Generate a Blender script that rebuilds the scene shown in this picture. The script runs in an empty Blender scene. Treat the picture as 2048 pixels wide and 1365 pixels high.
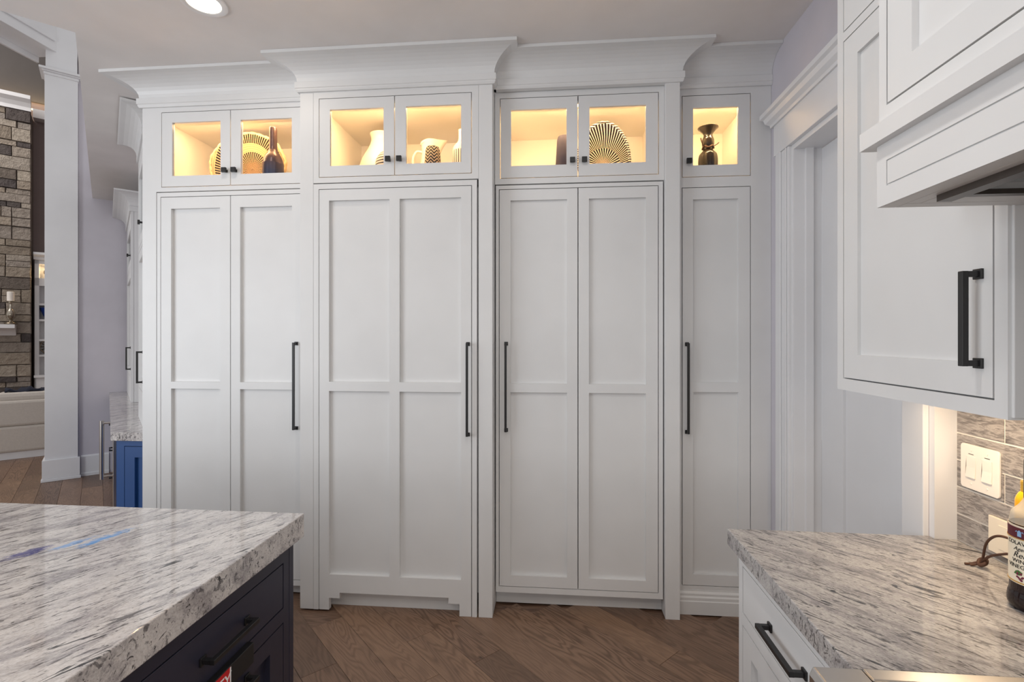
import bpy, bmesh, math, random
from mathutils import Vector, Matrix

S = bpy.context.scene
COL = S.collection
R = math.radians
PI = math.pi
random.seed(7)

# ------------------------------------------------------------------ camera
cam_d = bpy.data.cameras.new('camera')
cam = bpy.data.objects.new('camera', cam_d)
COL.objects.link(cam)
cam.location = (0, 0, 1.55)
cam.rotation_euler = (R(90), 0, math.atan(87 / 988))
cam_d.sensor_width = 36
cam_d.lens = 988 / 2048 * 36
cam_d.shift_y = -8.5 / 2048
cam_d.clip_start = .02
S.camera = cam

# ------------------------------------------------------------------ light
world = bpy.data.worlds.new('world')
S.world = world
world.use_nodes = True
wb = world.node_tree.nodes['Background']
wb.inputs[0].default_value = (.985, .975, .98, 1)
wb.inputs[1].default_value = .62

S.view_settings.view_transform = 'Standard'
S.view_settings.look = 'None'
S.view_settings.gamma = 1
S.view_settings.exposure = 0
S.view_settings.use_curve_mapping = False


def area(name, loc, target, sx, sy, power, color, rot=None):
    d = bpy.data.lights.new(name, 'AREA')
    d.shape = 'RECTANGLE'
    d.size, d.size_y, d.energy, d.color = sx, sy, power, color
    o = bpy.data.objects.new(name, d)
    COL.objects.link(o)
    o.location = loc
    o.rotation_euler = rot or (Vector(target) - Vector(loc)).to_track_quat('-Z', 'Y').to_euler()
    return o


area('window_light', (-4.6, -.6, 1.7), (0.2, 2.8, 1.6), 2.6, 2.2, 88, (.88, .94, 1))
area('room_light', (1.0, -2.6, 2.0), (0.2, 2.8, 1.5), 2.5, 1.6, 26, (1, .98, .95))
area('great_room_light', (-9.5, 4.5, 6.5), (-8.5, 9.5, 2.0), 3, 3, 170, (1, .95, .9))
for lx, ly in ((-.1, 1.05), (-.1, -.8), (-1.6, .2)):  # unseen extra downlights, added to brighten floor, counters and ceiling
    area('downlight', (lx, ly, 3.09), (lx, ly, 0), .14, .14, 8, (1, .97, .92))

# ------------------------------------------------------------------ node helpers


class NT:
    def __init__(s, name):
        s.m = bpy.data.materials.new(name)
        s.m.use_nodes = True
        s.t = s.m.node_tree
        s.b = s.t.nodes['Principled BSDF']

    def n(s, kind, **kw):
        q = s.t.nodes.new(kind)
        for k, v in kw.items():
            setattr(q, k, v)
        return q

    def l(s, a, b):
        s.t.links.new(a, b)

    def setv(s, sock, v):
        if hasattr(v, 'is_output') or isinstance(v, bpy.types.NodeSocket):
            s.l(v, sock)
        else:
            sock.default_value = v

    def math(s, op, a, b=0., c=None):
        q = s.n('ShaderNodeMath', operation=op)
        s.setv(q.inputs[0], a)
        s.setv(q.inputs[1], b)
        if c is not None:
            s.setv(q.inputs[2], c)
        return q.outputs[0]

    def coord(s, scale=(1, 1, 1), rot=(0, 0, 0), loc=(0, 0, 0), which='Object', rnd=0):
        tc = s.n('ShaderNodeTexCoord')
        out = tc.outputs[which]
        if rnd:
            oi = s.n('ShaderNodeObjectInfo')
            va = s.n('ShaderNodeVectorMath', operation='ADD')
            s.l(out, va.inputs[0])
            s.l(s.math('MULTIPLY', oi.outputs['Random'], rnd), va.inputs[1])
            out = va.outputs[0]
        if any(rot):                       # turn first, then stretch
            mp = s.n('ShaderNodeMapping')
            s.l(out, mp.inputs[0])
            mp.inputs['Rotation'].default_value = rot
            out = mp.outputs[0]
        mp = s.n('ShaderNodeMapping')
        s.l(out, mp.inputs[0])
        mp.inputs['Location'].default_value = loc
        mp.inputs['Scale'].default_value = scale
        return mp.outputs[0]

    def noise(s, vec, scale, detail=3, rough=.55, dist=0):
        q = s.n('ShaderNodeTexNoise')
        s.l(vec, q.inputs['Vector'])
        q.inputs['Scale'].default_value = scale
        q.inputs['Detail'].default_value = detail
        q.inputs['Roughness'].default_value = rough
        q.inputs['Distortion'].default_value = dist
        return q.outputs['Fac']

    def ramp(s, fac, stops, interp='LINEAR'):
        q = s.n('ShaderNodeValToRGB')
        q.color_ramp.interpolation = interp
        e = q.color_ramp.elements
        while len(e) < len(stops):
            e.new(.5)
        for i, (p, c) in enumerate(stops):
            e[i].position = p
            e[i].color = (*c, 1) if len(c) == 3 else c
        s.l(fac, q.inputs[0])
        return q.outputs[0]

    def mix(s, fac, a, b, blend='MIX'):
        q = s.n('ShaderNodeMix', data_type='RGBA', blend_type=blend)
        s.setv(q.inputs[0], fac)
        for i, v in ((6, a), (7, b)):
            s.setv(q.inputs[i], (*v, 1) if isinstance(v, tuple) and len(v) == 3 else v)
        return q.outputs[2]

    def bump(s, h, strength=.2, dist=.01):
        q = s.n('ShaderNodeBump')
        q.inputs['Strength'].default_value = strength
        q.inputs['Distance'].default_value = dist
        s.l(h, q.inputs['Height'])
        s.l(q.outputs[0], s.b.inputs['Normal'])

    def put(s, **kw):
        for k, v in kw.items():
            k = k.replace('_', ' ')
            sock = s.b.inputs[k]
            if isinstance(v, tuple) and len(v) == 3:
                v = (*v, 1)
            s.setv(sock, v)
        return s.m


def g(v):                                   # 8-bit sRGB to linear
    return tuple((c / 255 / 12.92 if c / 255 <= .04045 else ((c / 255 + .055) / 1.055) ** 2.4) for c in v)


def flat(name, rgb, rough=.5, metal=0, grain=0, **kw):
    t = NT(name)
    c = g(rgb)
    if grain:
        f = t.noise(t.coord(), grain, 3)
        col = t.mix(f, tuple(x * .9 for x in c), tuple(min(1, x * 1.1) for x in c))
        t.put(Base_Color=col)
    else:
        t.put(Base_Color=c)
    return t.put(Roughness=rough, Metallic=metal, **kw)


M = {}
M['paint'] = flat('white_lacquer', (226, 226, 226), .42, grain=2)
M['inside'] = flat('cabinet_interior', (236, 232, 226), .5, grain=2)
M['trim'] = flat('white_trim_paint', (232, 232, 234), .35, grain=2)
M['wall'] = flat('lavender_grey_wall', (206, 202, 210), .8, grain=3)
M['ceiling'] = flat('ceiling_paint', (233, 229, 227), .9, grain=3)
M['taupe'] = flat('taupe_wall', (140, 126, 124), .85, grain=3)
M['shaded_wall'] = flat('grey_wall_shaded', (86, 82, 81), .9, grain=4)  # dark grey upper wall, its shade put into the colour
M['navy'] = flat('navy_paint', (46, 46, 62), .38, grain=4)
M['blue'] = flat('navy_paint_daylit', (34, 74, 130), .38, grain=4)  # the island's navy again, with brighter daylight put into the colour
M['black'] = flat('black_metal', (30, 29, 30), .38, 0, grain=30)
M['blackbox'] = flat('black_plastic', (26, 25, 25), .5, grain=60)
M['steel'] = flat('brushed_steel', (196, 192, 188), .28, 1, grain=12)
M['darksteel'] = flat('dark_steel', (110, 104, 100), .4, 1, grain=12)
M['dark'] = flat('dark_void', (34, 30, 28), .7, grain=5)
M['plate'] = flat('ivory_plastic', (240, 232, 222), .35, grain=5)
M['almond'] = flat('almond_plastic', (236, 224, 204), .4, grain=5)
M['grout'] = flat('white_grout', (232, 224, 212), .85, grain=40)
M['sofa'] = flat('off_white_upholstery', (205, 198, 190), .95, grain=60)
M['throw'] = flat('dark_blue_throw', (34, 38, 54), .95, grain=40)
M['white_ceramic'] = flat('white_ceramic', (226, 217, 203), .3, grain=6)
M['leather'] = flat('brown_leather', (82, 52, 36), .6, grain=50)
M['red'] = flat('red_sticker', (206, 32, 38), .5, grain=8)
M['white_print'] = flat('white_print', (245, 245, 245), .6, grain=8)
M['black_print'] = flat('black_print', (24, 22, 22), .6, grain=8)
M['wax'] = flat('white_wax', (244, 238, 230), .5, grain=8)
M['cobalt'] = flat('cobalt_glaze', (28, 66, 150), .15, grain=6)


def glass():
    m = bpy.data.materials.new('clear_pane')
    m.use_nodes = True
    t = m.node_tree
    t.nodes.clear()
    o = t.nodes.new('ShaderNodeOutputMaterial')
    mx = t.nodes.new('ShaderNodeMixShader')
    a = t.nodes.new('ShaderNodeBsdfTransparent')
    b = t.nodes.new('ShaderNodeBsdfGlossy')
    b.inputs['Roughness'].default_value = .02
    f = t.nodes.new('ShaderNodeFresnel')
    f.inputs[0].default_value = 1.3
    t.links.new(f.outputs[0], mx.inputs[0])
    t.links.new(a.outputs[0], mx.inputs[1])
    t.links.new(b.outputs[0], mx.inputs[2])
    t.links.new(mx.outputs[0], o.inputs[0])
    return m


M['glass'] = glass()


def glow(name, rgb, strength):
    t = NT(name)
    return t.put(Base_Color=(.8, .8, .8), Emission_Color=rgb, Emission_Strength=strength)


M['lamp'] = glow('warm_lamp_lens', (1, .86, .62), 6)
M['led'] = glow('warm_led_strip', (1, .66, .3), 4)


def granite(name, ang, dark=0., amount=1.):
    t = NT(name)
    k = 1 - dark
    sh = lambda v: g(tuple(c * k for c in v))
    cloud = t.noise(t.coord((3.2, 11, 8), (0, 0, -ang)), 1.6, 7, .66, .8)
    base = t.ramp(cloud, [(.24, sh((120, 117, 122))), (.40, sh((170, 165, 165))), (.50, sh((202, 197, 195))), (.72, sh((222, 217, 213)))])
    big = t.noise(t.coord((2.4, 6, 4), (0, 0, -ang), (9, 4, 1)), 2.2, 6, .62, 1.)
    patch = t.ramp(big, [(.56, (0, 0, 0)), (.68, (1, 1, 1))])
    base = t.mix(t.math('MULTIPLY', patch, .6 * amount), base, sh((118, 115, 124)))
    for (sc, lo, hi, amt, c, off) in (((9, 42, 20), .575, .63, .75, (80, 77, 80), 3), ((6, 30, 16), .62, .655, .9, (50, 50, 52), 19), ((17, 90, 40), .60, .66, .85, (40, 39, 41), 7), ((30, 120, 60), .61, .66, .7, (58, 56, 58), 13)):
        fl = t.noise(t.coord(sc, (0, 0, -ang), (off, off * .7, off * .3)), 1.4, 4, .62, 1.1)
        base = t.mix(t.math('MULTIPLY', t.ramp(fl, [(lo + .02 * (1 - amount), (0, 0, 0)), (hi + .02 * (1 - amount), (1, 1, 1))]), amt), base, sh(c))
    fine = t.noise(t.coord((110, 230, 160), (0, 0, -ang)), 1.5, 2)
    base = t.mix(.6, base, t.ramp(fine, [(.3, (.32, .32, .32)), (.7, (.68, .68, .68))]), 'OVERLAY')
    return t, base


t, base = granite('granite_island', R(61), -.02, .5)
# two flashes of blue feldspar lying in the island stone
tc = t.n('ShaderNodeTexCoord')
for (cx, cy, ax, ay, an, c) in ((-1.418, 1.44, .09, .021, R(78), (84, 158, 226)), (-1.545, 1.325, .065, .03, R(62), (66, 70, 140)), (-1.48, 1.392, .065, .02, R(70), (128, 172, 226))):
    mp = t.n('ShaderNodeMapping', vector_type='TEXTURE')
    t.l(tc.outputs['Object'], mp.inputs[0])
    mp.inputs['Location'].default_value = (cx + .902, cy - .4, .914)
    mp.inputs['Rotation'].default_value = (0, 0, an)
    mp.inputs['Scale'].default_value = (ax, ay, 1)
    ln = t.n('ShaderNodeVectorMath', operation='LENGTH')
    t.l(mp.outputs[0], ln.inputs[0])
    nz = t.noise(t.coord((30, 70, 20), (0, 0, -R(61))), 1.5, 5, .7)
    d = t.math('ADD', ln.outputs['Value'], t.math('MULTIPLY', t.math('SUBTRACT', nz, .5), 3.4))
    base = t.mix(t.math('MULTIPLY', t.ramp(d, [(.45, (1, 1, 1)), (1, (0, 0, 0))]), .8), base, g(c))
M['granite_island'] = t.put(Base_Color=base, Roughness=.05, IOR=1.55)
t, base = granite('granite_right_shaded', R(-47), .13)  # same stone as the island; its weaker light is darkened into the colour
M['granite_right_shaded'] = t.put(Base_Color=base, Roughness=.05, IOR=1.55)


def wood():
    t = NT('oak_plank')
    oi = t.n('ShaderNodeObjectInfo')
    v = t.coord((.9, 5.5, 1), rnd=37)
    n1 = t.noise(v, 1.5, 2, .45, .2)
    ring = t.math('SINE', t.math('MULTIPLY', n1, 120.))
    rg = t.ramp(t.math('MULTIPLY_ADD', ring, .5, .5), [(.0, (0, 0, 0)), (.55, (.35, .35, .35)), (1, (1, 1, 1))])
    pores = t.noise(t.coord((9, 190, 1), rnd=11), 1.4, 3)
    cloud = t.noise(t.coord((1.5, 5, 1), rnd=19), 1.5, 3)
    a = t.ramp(oi.outputs['Random'], [(0, g((122, 97, 80))), (.35, g((142, 113, 93))), (.7, g((154, 123, 99))), (1, g((130, 104, 88)))])
    dark = t.mix(1., a, (.38, .34, .32), 'MULTIPLY')
    c = t.mix(t.math('MULTIPLY', rg, t.math('MULTIPLY_ADD', t.math('FRACT', t.math('MULTIPLY', oi.outputs['Random'], 7.3)), .45, .32)), a, dark)
    c = t.mix(t.math('MULTIPLY', t.ramp(pores, [(.48, (0, 0, 0)), (.66, (1, 1, 1))]), .3), c, dark)
    c = t.mix(t.math('MULTIPLY', t.ramp(cloud, [(.5, (0, 0, 0)), (.8, (1, 1, 1))]), .5), c, g((96, 74, 62)))
    knot = t.n('ShaderNodeTexVoronoi')
    t.l(t.coord((1.9, 3.2, 1), rnd=5), knot.inputs['Vector'])
    knot.inputs['Scale'].default_value = 1.5
    kf = t.ramp(knot.outputs['Distance'], [(.02, (1, 1, 1)), (.06, (0, 0, 0))])
    c = t.mix(t.math('MULTIPLY', kf, .8), c, g((44, 32, 26)))
    t.bump(t.math('ADD', pores, t.math('MULTIPLY', rg, .5)), .08, .002)
    return t.put(Base_Color=c, Roughness=.42)


M['wood'] = wood()


def marble_tile():
    t = NT('wood_vein_marble')
    oi = t.n('ShaderNodeObjectInfo')
    v = t.coord((1, 3.0, 17), rnd=31)
    n1 = t.noise(v, 3., 6, .65, 1.2)
    c = t.ramp(n1, [(.28, g((84, 80, 80))), (.42, g((138, 132, 128))), (.52, g((178, 170, 164))), (.60, g((120, 114, 111))), (.75, g((204, 196, 190)))])
    ln = t.noise(t.coord((1, 5, 90), rnd=17), 2.2, 4, .6, .9)
    c = t.mix(t.math('MULTIPLY', t.ramp(ln, [(.56, (0, 0, 0)), (.66, (1, 1, 1))]), .75), c, g((76, 70, 68)))
    tint = t.ramp(oi.outputs['Random'], [(0, (.78, .8, .84)), (.5, (1, 1, 1)), (1, (.9, .9, .92))])
    c = t.mix(1., c, tint, 'MULTIPLY')
    return t.put(Base_Color=c, Roughness=.3)


M['tile'] = marble_tile()


def stone():
    t = NT('ledge_stone')
    oi = t.n('ShaderNodeObjectInfo')
    n1 = t.noise(t.coord((1, 1, 1), rnd=23), 14, 6, .65)
    a = t.ramp(oi.outputs['Random'], [(0, g((92, 86, 86))), (.14, g((104, 96, 94))), (.17, g((158, 146, 132))), (.5, g((188, 175, 160))), (.8, g((172, 163, 156))), (1, g((200, 189, 174)))])
    c = t.mix(t.ramp(n1, [(.3, (.2, .2, .2)), (.75, (.9, .9, .9))]), t.mix(1., a, (.6, .58, .56), 'MULTIPLY'), a)
    t.bump(n1, .9, .06)
    return t.put(Base_Color=c, Roughness=.9)


M['stone'] = stone()
M['mortar'] = flat('mortar', (112, 104, 96), .95, grain=30)


def polar(name, build):
    """texture in the XZ plane of the object: build(t, r, theta) -> colour"""
    t = NT(name)
    sp = t.n('ShaderNodeSeparateXYZ')
    t.l(t.n('ShaderNodeTexCoord').outputs['Object'], sp.inputs[0])
    x, z = sp.outputs[0], sp.outputs[2]
    r = t.math('SQRT', t.math('ADD', t.math('MULTIPLY', x, x), t.math('MULTIPLY', z, z)))
    th = t.math('ARCTAN2', z, x)
    return t.put(Base_Color=build(t, r, th), Roughness=.9, Specular_IOR_Level=.1)


def band(t, r, a, b):
    return t.math('MULTIPLY', t.math('GREATER_THAN', r, a), t.math('LESS_THAN', r, b))


STRAW, INK = g((206, 176, 134)), g((22, 19, 23))


def basket_a(t, r, th):
    s = t.math('SINE', t.math('ADD', t.math('MULTIPLY', th, 84.), t.math('MULTIPLY', r, 90.)))
    s2 = t.math('SINE', t.math('ADD', t.math('MULTIPLY', th, 44.), t.math('MULTIPLY', r, 60.)))
    inner = t.math('LESS_THAN', r, .11)
    stripe = t.math('ADD', t.math('MULTIPLY', t.math('GREATER_THAN', s2, -.25), inner), t.math('MULTIPLY', t.math('GREATER_THAN', s, -.25), t.math('SUBTRACT', 1., inner)))
    weave = t.math('SINE', t.math('MULTIPLY', r, 520.))
    straw = t.mix(t.math('MULTIPLY_ADD', weave, .25, .3), STRAW, g((170, 120, 80)))
    zone = t.math('MAXIMUM', band(t, r, -.1, .105), band(t, r, .155, .225))
    return t.mix(t.math('MULTIPLY', stripe, zone), straw, INK)


def basket_b(t, r, th):
    s = t.math('SINE', t.math('ADD', t.math('MULTIPLY', th, 38.), t.math('MULTIPLY', r, -46.)))
    s2 = t.math('SINE', t.math('ADD', t.math('MULTIPLY', th, 76.), t.math('MULTIPLY', r, -60.)))
    f = t.math('ADD', t.math('MULTIPLY', t.math('GREATER_THAN', s, -.55), band(t, r, -1, .1)),
               t.math('MULTIPLY', t.math('GREATER_THAN', s2, -.6), band(t, r, .1, 9)))
    return t.mix(f, g((226, 210, 186)), g((22, 18, 24)))


M['basket_a'] = polar('striped_straw_weave', basket_a)
M['basket_b'] = polar('black_white_swirl_weave', basket_b)


def zstripe(name, ca, cb, freq, thr, rough=.4):
    t = NT(name)
    sp = t.n('ShaderNodeSeparateXYZ')
    t.l(t.n('ShaderNodeTexCoord').outputs['Object'], sp.inputs[0])
    nz = t.noise(t.coord((6, 6, 14)), 2., 2)
    s = t.math('SINE', t.math('ADD', t.math('MULTIPLY', sp.outputs[2], freq), nz))
    return t.put(Base_Color=t.mix(t.math('GREATER_THAN', s, thr), ca, cb), Roughness=rough)


M['striped'] = zstripe('striped_glaze', g((226, 216, 200)), g((34, 30, 32)), 2 * PI / .0175, .35)


def herring():
    t = NT('herringbone_glaze')
    sp = t.n('ShaderNodeSeparateXYZ')
    t.l(t.n('ShaderNodeTexCoord').outputs['Object'], sp.inputs[0])
    th = t.math('ARCTAN2', sp.outputs[1], sp.outputs[0])
    w = t.math('PINGPONG', t.math('ADD', th, PI / 2), .42)
    s = t.math('SINE', t.math('ADD', t.math('MULTIPLY', sp.outputs[2], 2 * PI / .019), t.math('MULTIPLY', w, 16.)))
    f = t.math('GREATER_THAN', s, .55)
    return t.put(Base_Color=t.mix(f, g((24, 23, 26)), g((206, 180, 150))), Roughness=.7)


M['herring'] = herring()


def lined():
    t = NT('lined_glaze')
    sp = t.n('ShaderNodeSeparateXYZ')
    t.l(t.n('ShaderNodeTexCoord').outputs['Object'], sp.inputs[0])
    th = t.math('ARCTAN2', sp.outputs[1], sp.outputs[0])
    s = t.math('SINE', t.math('MULTIPLY', th, 24.))
    z = sp.outputs[2]
    f = t.math('MULTIPLY', t.math('GREATER_THAN', s, .45),
               t.math('MAXIMUM', band(t, z, .0, .108), band(t, z, .117, .205)))
    return t.put(Base_Color=t.mix(f, g((228, 218, 204)), g((50, 40, 40))), Roughness=.4)


M['lined'] = lined()


def glaze(name, a, b, z0, z1, rough=.35, metal=0.):
    t = NT(name)
    sp = t.n('ShaderNodeSeparateXYZ')
    t.l(t.n('ShaderNodeTexCoord').outputs['Object'], sp.inputs[0])
    nz = t.noise(t.coord((8, 8, 20)), 3., 4)
    f = t.math('ADD', t.math('DIVIDE', t.math('SUBTRACT', sp.outputs[2], z0), z1 - z0), t.math('MULTIPLY', t.math('SUBTRACT', nz, .5), .5))
    return t.put(Base_Color=t.mix(f, g(a), g(b)), Roughness=rough, Metallic=metal)


M['bronze_blue'] = glaze('blue_to_bronze_glaze', (38, 52, 84), (96, 72, 70), .08, .2, .3, .35)
M['plum'] = glaze('mottled_plum_glaze', (38, 36, 56), (84, 78, 98), 0, .32, .7)
M['smoke_glass'] = glaze('smoky_olive_glass', (24, 22, 20), (54, 46, 36), .0, .34, .08, .0)
M['olive_oil'] = glaze('yellow_oil_in_glass', (214, 150, 10), (240, 176, 20), 0, .25, .08)
M['vinegar'] = glaze('dark_vinegar_in_glass', (24, 14, 16), (40, 24, 22), 0, .1, .07)
M['cap_gold'] = flat('gold_cap', (226, 180, 70), .3, .6, grain=20)
M['mercury'] = glaze('mercury_glass', (120, 108, 92), (212, 204, 190), 0, .4, .15, .8)
M['label_paper'] = flat('cream_label', (234, 222, 200), .6, grain=30)
M['label_maroon'] = flat('maroon_label', (92, 26, 40), .55, grain=30)
M['grape'] = flat('grape_print', (110, 26, 58), .5, grain=200)
M['leaf'] = flat('leaf_print', (62, 104, 48), .5, grain=200)
M['lightblue'] = flat('pale_blue_print', (140, 180, 220), .5, grain=100)
M['goldline'] = flat('gold_print', (190, 150, 80), .5, grain=50)
M['clear_glass'] = flat('clear_bottle_glass', (214, 206, 190), .08, grain=5, Alpha=.55)

# ------------------------------------------------------------------ mesh builder
ORG = {}


def org(o):
    return ORG.get(o.name, Vector((0, 0, 0))) if o else Vector((0, 0, 0))


class MB:
    def __init__(s, T=None):
        s.v, s.f, s.T = [], [], T

    def P(s, p):
        return s.T(*p) if s.T else p

    def add(s, vs, fs):
        k = len(s.v)
        s.v += [tuple(s.P(v)) for v in vs]
        s.f += [tuple(i + k for i in f) for f in fs]
        return s

    def box(s, x0, x1, y0, y1, z0, z1):
        v = [(x, y, z) for z in (z0, z1) for y in (y0, y1) for x in (x0, x1)]
        return s.add(v, [(0, 2, 3, 1), (4, 5, 7, 6), (0, 1, 5, 4), (2, 6, 7, 3), (0, 4, 6, 2), (1, 3, 7, 5)])

    def prism(s, poly, a, b, axis='z'):
        """polygon extruded: axis z -> poly (x,y); axis y -> poly (x,z); axis x -> poly (y,z)"""
        mk = {'z': lambda p, h: (p[0], p[1], h), 'y': lambda p, h: (p[0], h, p[1]), 'x': lambda p, h: (h, p[0], p[1])}[axis]
        n = len(poly)
        v = [mk(p, a) for p in poly] + [mk(p, b) for p in poly]
        return s.add(v, [tuple(range(n))[::-1], tuple(range(n, 2 * n))] + [(i, (i + 1) % n, n + (i + 1) % n, n + i) for i in range(n)])

    def lathe(s, prof, c, n=32, sx=1, sy=1):
        m = len(prof)
        v = [(c[0] + r * sx * math.cos(2 * PI * i / n), c[1] + r * sy * math.sin(2 * PI * i / n), c[2] + z) for i in range(n) for (r, z) in prof]
        f = []
        for i in range(n):
            j = (i + 1) % n
            for k in range(m - 1):
                f.append((i * m + k, j * m + k, j * m + k + 1, i * m + k + 1))
        return s.add(v, f)

    def tube(s, pts, r, n=8, closed=False):
        pts = [Vector(p) for p in pts]
        rr = r if isinstance(r, (list, tuple)) else [r] * len(pts)
        v, f = [], []
        up = Vector((.13, .29, .94)).normalized()
        N = len(pts)
        for i, p in enumerate(pts):
            a = pts[(i - 1) % N] if closed or i else p
            b = pts[(i + 1) % N] if closed or i < N - 1 else p
            d = (b - a).normalized()
            s1 = d.cross(up).normalized()
            s2 = d.cross(s1)
            v += [tuple(p + (s1 * math.cos(2 * PI * k / n) + s2 * math.sin(2 * PI * k / n)) * rr[i]) for k in range(n)]
        for i in range(N if closed else N - 1):
            for k in range(n):
                j = (i + 1) % N
                f.append((i * n + k, i * n + (k + 1) % n, j * n + (k + 1) % n, j * n + k))
        if not closed:
            f += [tuple(range(n))[::-1], tuple(range((N - 1) * n, N * n))]
        return s.add(v, f)

    def sweep(s, path, prof, cap=True):
        """profile (offset outward, z) swept along a plan path; outward is to the right of travel"""
        P = [Vector(p) for p in path]
        N, m = len(P), len(prof)
        nor = []
        for i in range(N - 1):
            d = (P[i + 1] - P[i]).normalized()
            nor.append(Vector((d.y, -d.x)))
        v = []
        for i in range(N):
            if i == 0:
                mt = nor[0]
            elif i == N - 1:
                mt = nor[-1]
            else:
                a, b = nor[i - 1], nor[i]
                mt = (a + b) / (1 + a.dot(b))
            v += [(P[i].x + mt.x * o, P[i].y + mt.y * o, z) for o, z in prof]
        f = []
        for i in range(N - 1):
            for k in range(m):
                k2 = (k + 1) % m
                f.append((i * m + k, i * m + k2, (i + 1) * m + k2, (i + 1) * m + k))
        if cap:
            f += [tuple(range(m)), tuple(range((N - 1) * m, N * m))[::-1]]
        return s.add(v, f)

    def build(s, name, mat, parent=None, at=None, smooth=False, bevel=0, **props):
        o3 = Vector(at) if at is not None else org(parent)
        me = bpy.data.meshes.new(name)
        me.from_pydata([tuple(Vector(v) - o3) for v in s.v], [], s.f)
        bm = bmesh.new()
        bm.from_mesh(me)
        bmesh.ops.recalc_face_normals(bm, faces=bm.faces)
        bm.to_mesh(me)
        bm.free()
        me.materials.append(mat)
        if smooth:
            me.polygons.foreach_set('use_smooth', [True] * len(me.polygons))
            if smooth is not True:
                me.set_sharp_from_angle(angle=smooth)
        o = bpy.data.objects.new(name, me)
        COL.objects.link(o)
        if parent:
            o.parent = parent
            o.location = o3 - org(parent)
        else:
            o.location = o3
        ORG[o.name] = o3
        if bevel:
            b = o.modifiers.new('bevel', 'BEVEL')
            b.width, b.segments, b.limit_method = bevel, 2, 'ANGLE'
        for k, v in props.items():
            o[k] = v
        return o


def thing(name, label, cat, loc, group=None):
    o = bpy.data.objects.new(name, None)
    COL.objects.link(o)
    o.location = loc
    o.empty_display_size = .05
    ORG[o.name] = Vector(loc)
    o['label'], o['category'] = label, cat
    if group:
        o['group'] = group
    return o


def tag(o, label, cat, group=None):
    o['label'], o['category'] = label, cat
    if group:
        o['group'] = group
    return o


def struct(mb, name, mat, at=(0, 0, 0), **kw):
    o = mb.build(name, mat, None, at, **kw)
    o['kind'] = 'structure'
    return o


TH = R(44.4)
E1 = Vector((math.cos(TH), math.sin(TH)))
E2 = Vector((-math.sin(TH), math.cos(TH)))


def D(a, b, z):                              # the diagonal wing of the house: along, away, up
    return (a * E1.x + b * E2.x, a * E1.y + b * E2.y, z)


# ================================================================== ROOM SHELL
CEIL = 3.11
fl = struct(MB().box(-14, 4, -5, 14, -.06, -.012), 'floor', M['wood'])
q = MB(D).prism([(-6, -4), (6, -4), (6, 7.28), (-.124, 7.28), (-.124, 3.375), (-6, 3.375)], CEIL, CEIL + .32)
struct(q, 'ceiling', M['ceiling'])
struct(MB().box(-2.4, 1.6, 3.42, 3.5, 0, CEIL), 'wall_back', M['wall'])

# planks, laid diagonally
PW = .166
plank_mesh = {}


def plank(a0, b0, L):
    key = L
    if key not in plank_mesh:
        m = MB()
        m.box(-L / 2, L / 2, -PW / 2 + .0008, PW / 2 - .0008, -.012, 0)
        o = m.build('plank', M['wood'], fl, (0, 0, 0), bevel=0)
        bm = bmesh.new()
        bm.from_mesh(o.data)
        bmesh.ops.bevel(bm, geom=[e for e in bm.edges if all(v.co.z > -.001 for v in e.verts)], offset=.0012, segments=1, affect='EDGES')
        bm.to_mesh(o.data)
        bm.free()
        plank_mesh[key] = o
        first = o
        fresh = True
    else:
        first = plank_mesh[key].copy()
        COL.objects.link(first)
    c, s = math.cos(PI / 4), math.sin(PI / 4)
    # a runs across the planks (x+y), b along them (y-x)
    first.location = ((a0 - b0) * c, (a0 + b0) * c, 0)
    first.rotation_euler = (0, 0, R(135) + (PI if random.random() < .5 else 0))
    return first


def lay(inside, a_lo, a_hi, b_lo, b_hi, lens):
    i0 = math.floor((a_lo - .87) / PW)
    i1 = math.ceil((a_hi - .87) / PW)
    for i in range(i0, i1):
        a = .87 + PW * (i + .5)
        b = b_lo - random.random() * .9
        while b < b_hi:
            L = random.choice(lens)
            x, y = (a - b - L / 2) * .7071, (a + b + L / 2) * .7071
            if inside(x, y):
                plank(a, b + L / 2, L - .0016)
            b += L


lay(lambda x, y: -1.35 < x < 1.2 and .75 < y < 3.1, -.2, 3.3, -.9, 3.3, (.62, .86, 1.1))
lay(lambda x, y: -7.6 < x < -2.6 and 2.4 < y < 7.2 and y < -x + 1.6 and y > -x - 3.6, -2.6, 1.2, 4.2, 9.2, (1.24, 1.72))

# right wall with the doorway, then the tiled wall
WX = 1.19
w = MB()
w.box(WX, WX + .13, 2.61, 3.5, 0, CEIL).box(WX, WX + .13, 1.69, 2.61, 2.515, CEIL).box(WX, WX + .13, 1.69, 1.77, 0, 2.515)
struct(w, 'wall_right', M['wall'])
t = MB()
for (y0, y1) in ((2.61, 2.75), (1.69, 1.79)):
    t.box(WX - .018, WX, y0, y1, 0, 2.515)
t.box(WX - .026, WX - .018, 2.685, 2.74, 0, 2.515).box(WX - .024, WX - .018, 2.625, 2.635, 0, 2.515)
struct(t, 'trim_1', M['trim'], bevel=.003)
t = MB().box(WX - .024, WX, 1.69, 2.765, 2.515, 2.69)
struct(t, 'trim_2', M['trim'], bevel=.002)
t = MB().sweep([(WX, 2.772), (WX - .024, 2.772), (WX - .024, 1.69)], [(0, 2.675), (.01, 2.675), (.012, 2.69), (.03, 2.705), (.036, 2.728), (.05, 2.735), (.05, 2.758), (0, 2.758)])
struct(t, 'trim_3', M['trim'])
t = MB().box(WX - .003, WX + .13, 2.585, 2.6098, 0, 2.49).box(WX - .003, WX + .13, 1.7705, 1.795, 0, 2.49).box(WX - .003, WX + .13, 1.7705, 2.6098, 2.49, 2.5148)
t.box(WX + .05, WX + .085, 2.57, 2.585, 0, 2.49)
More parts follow.
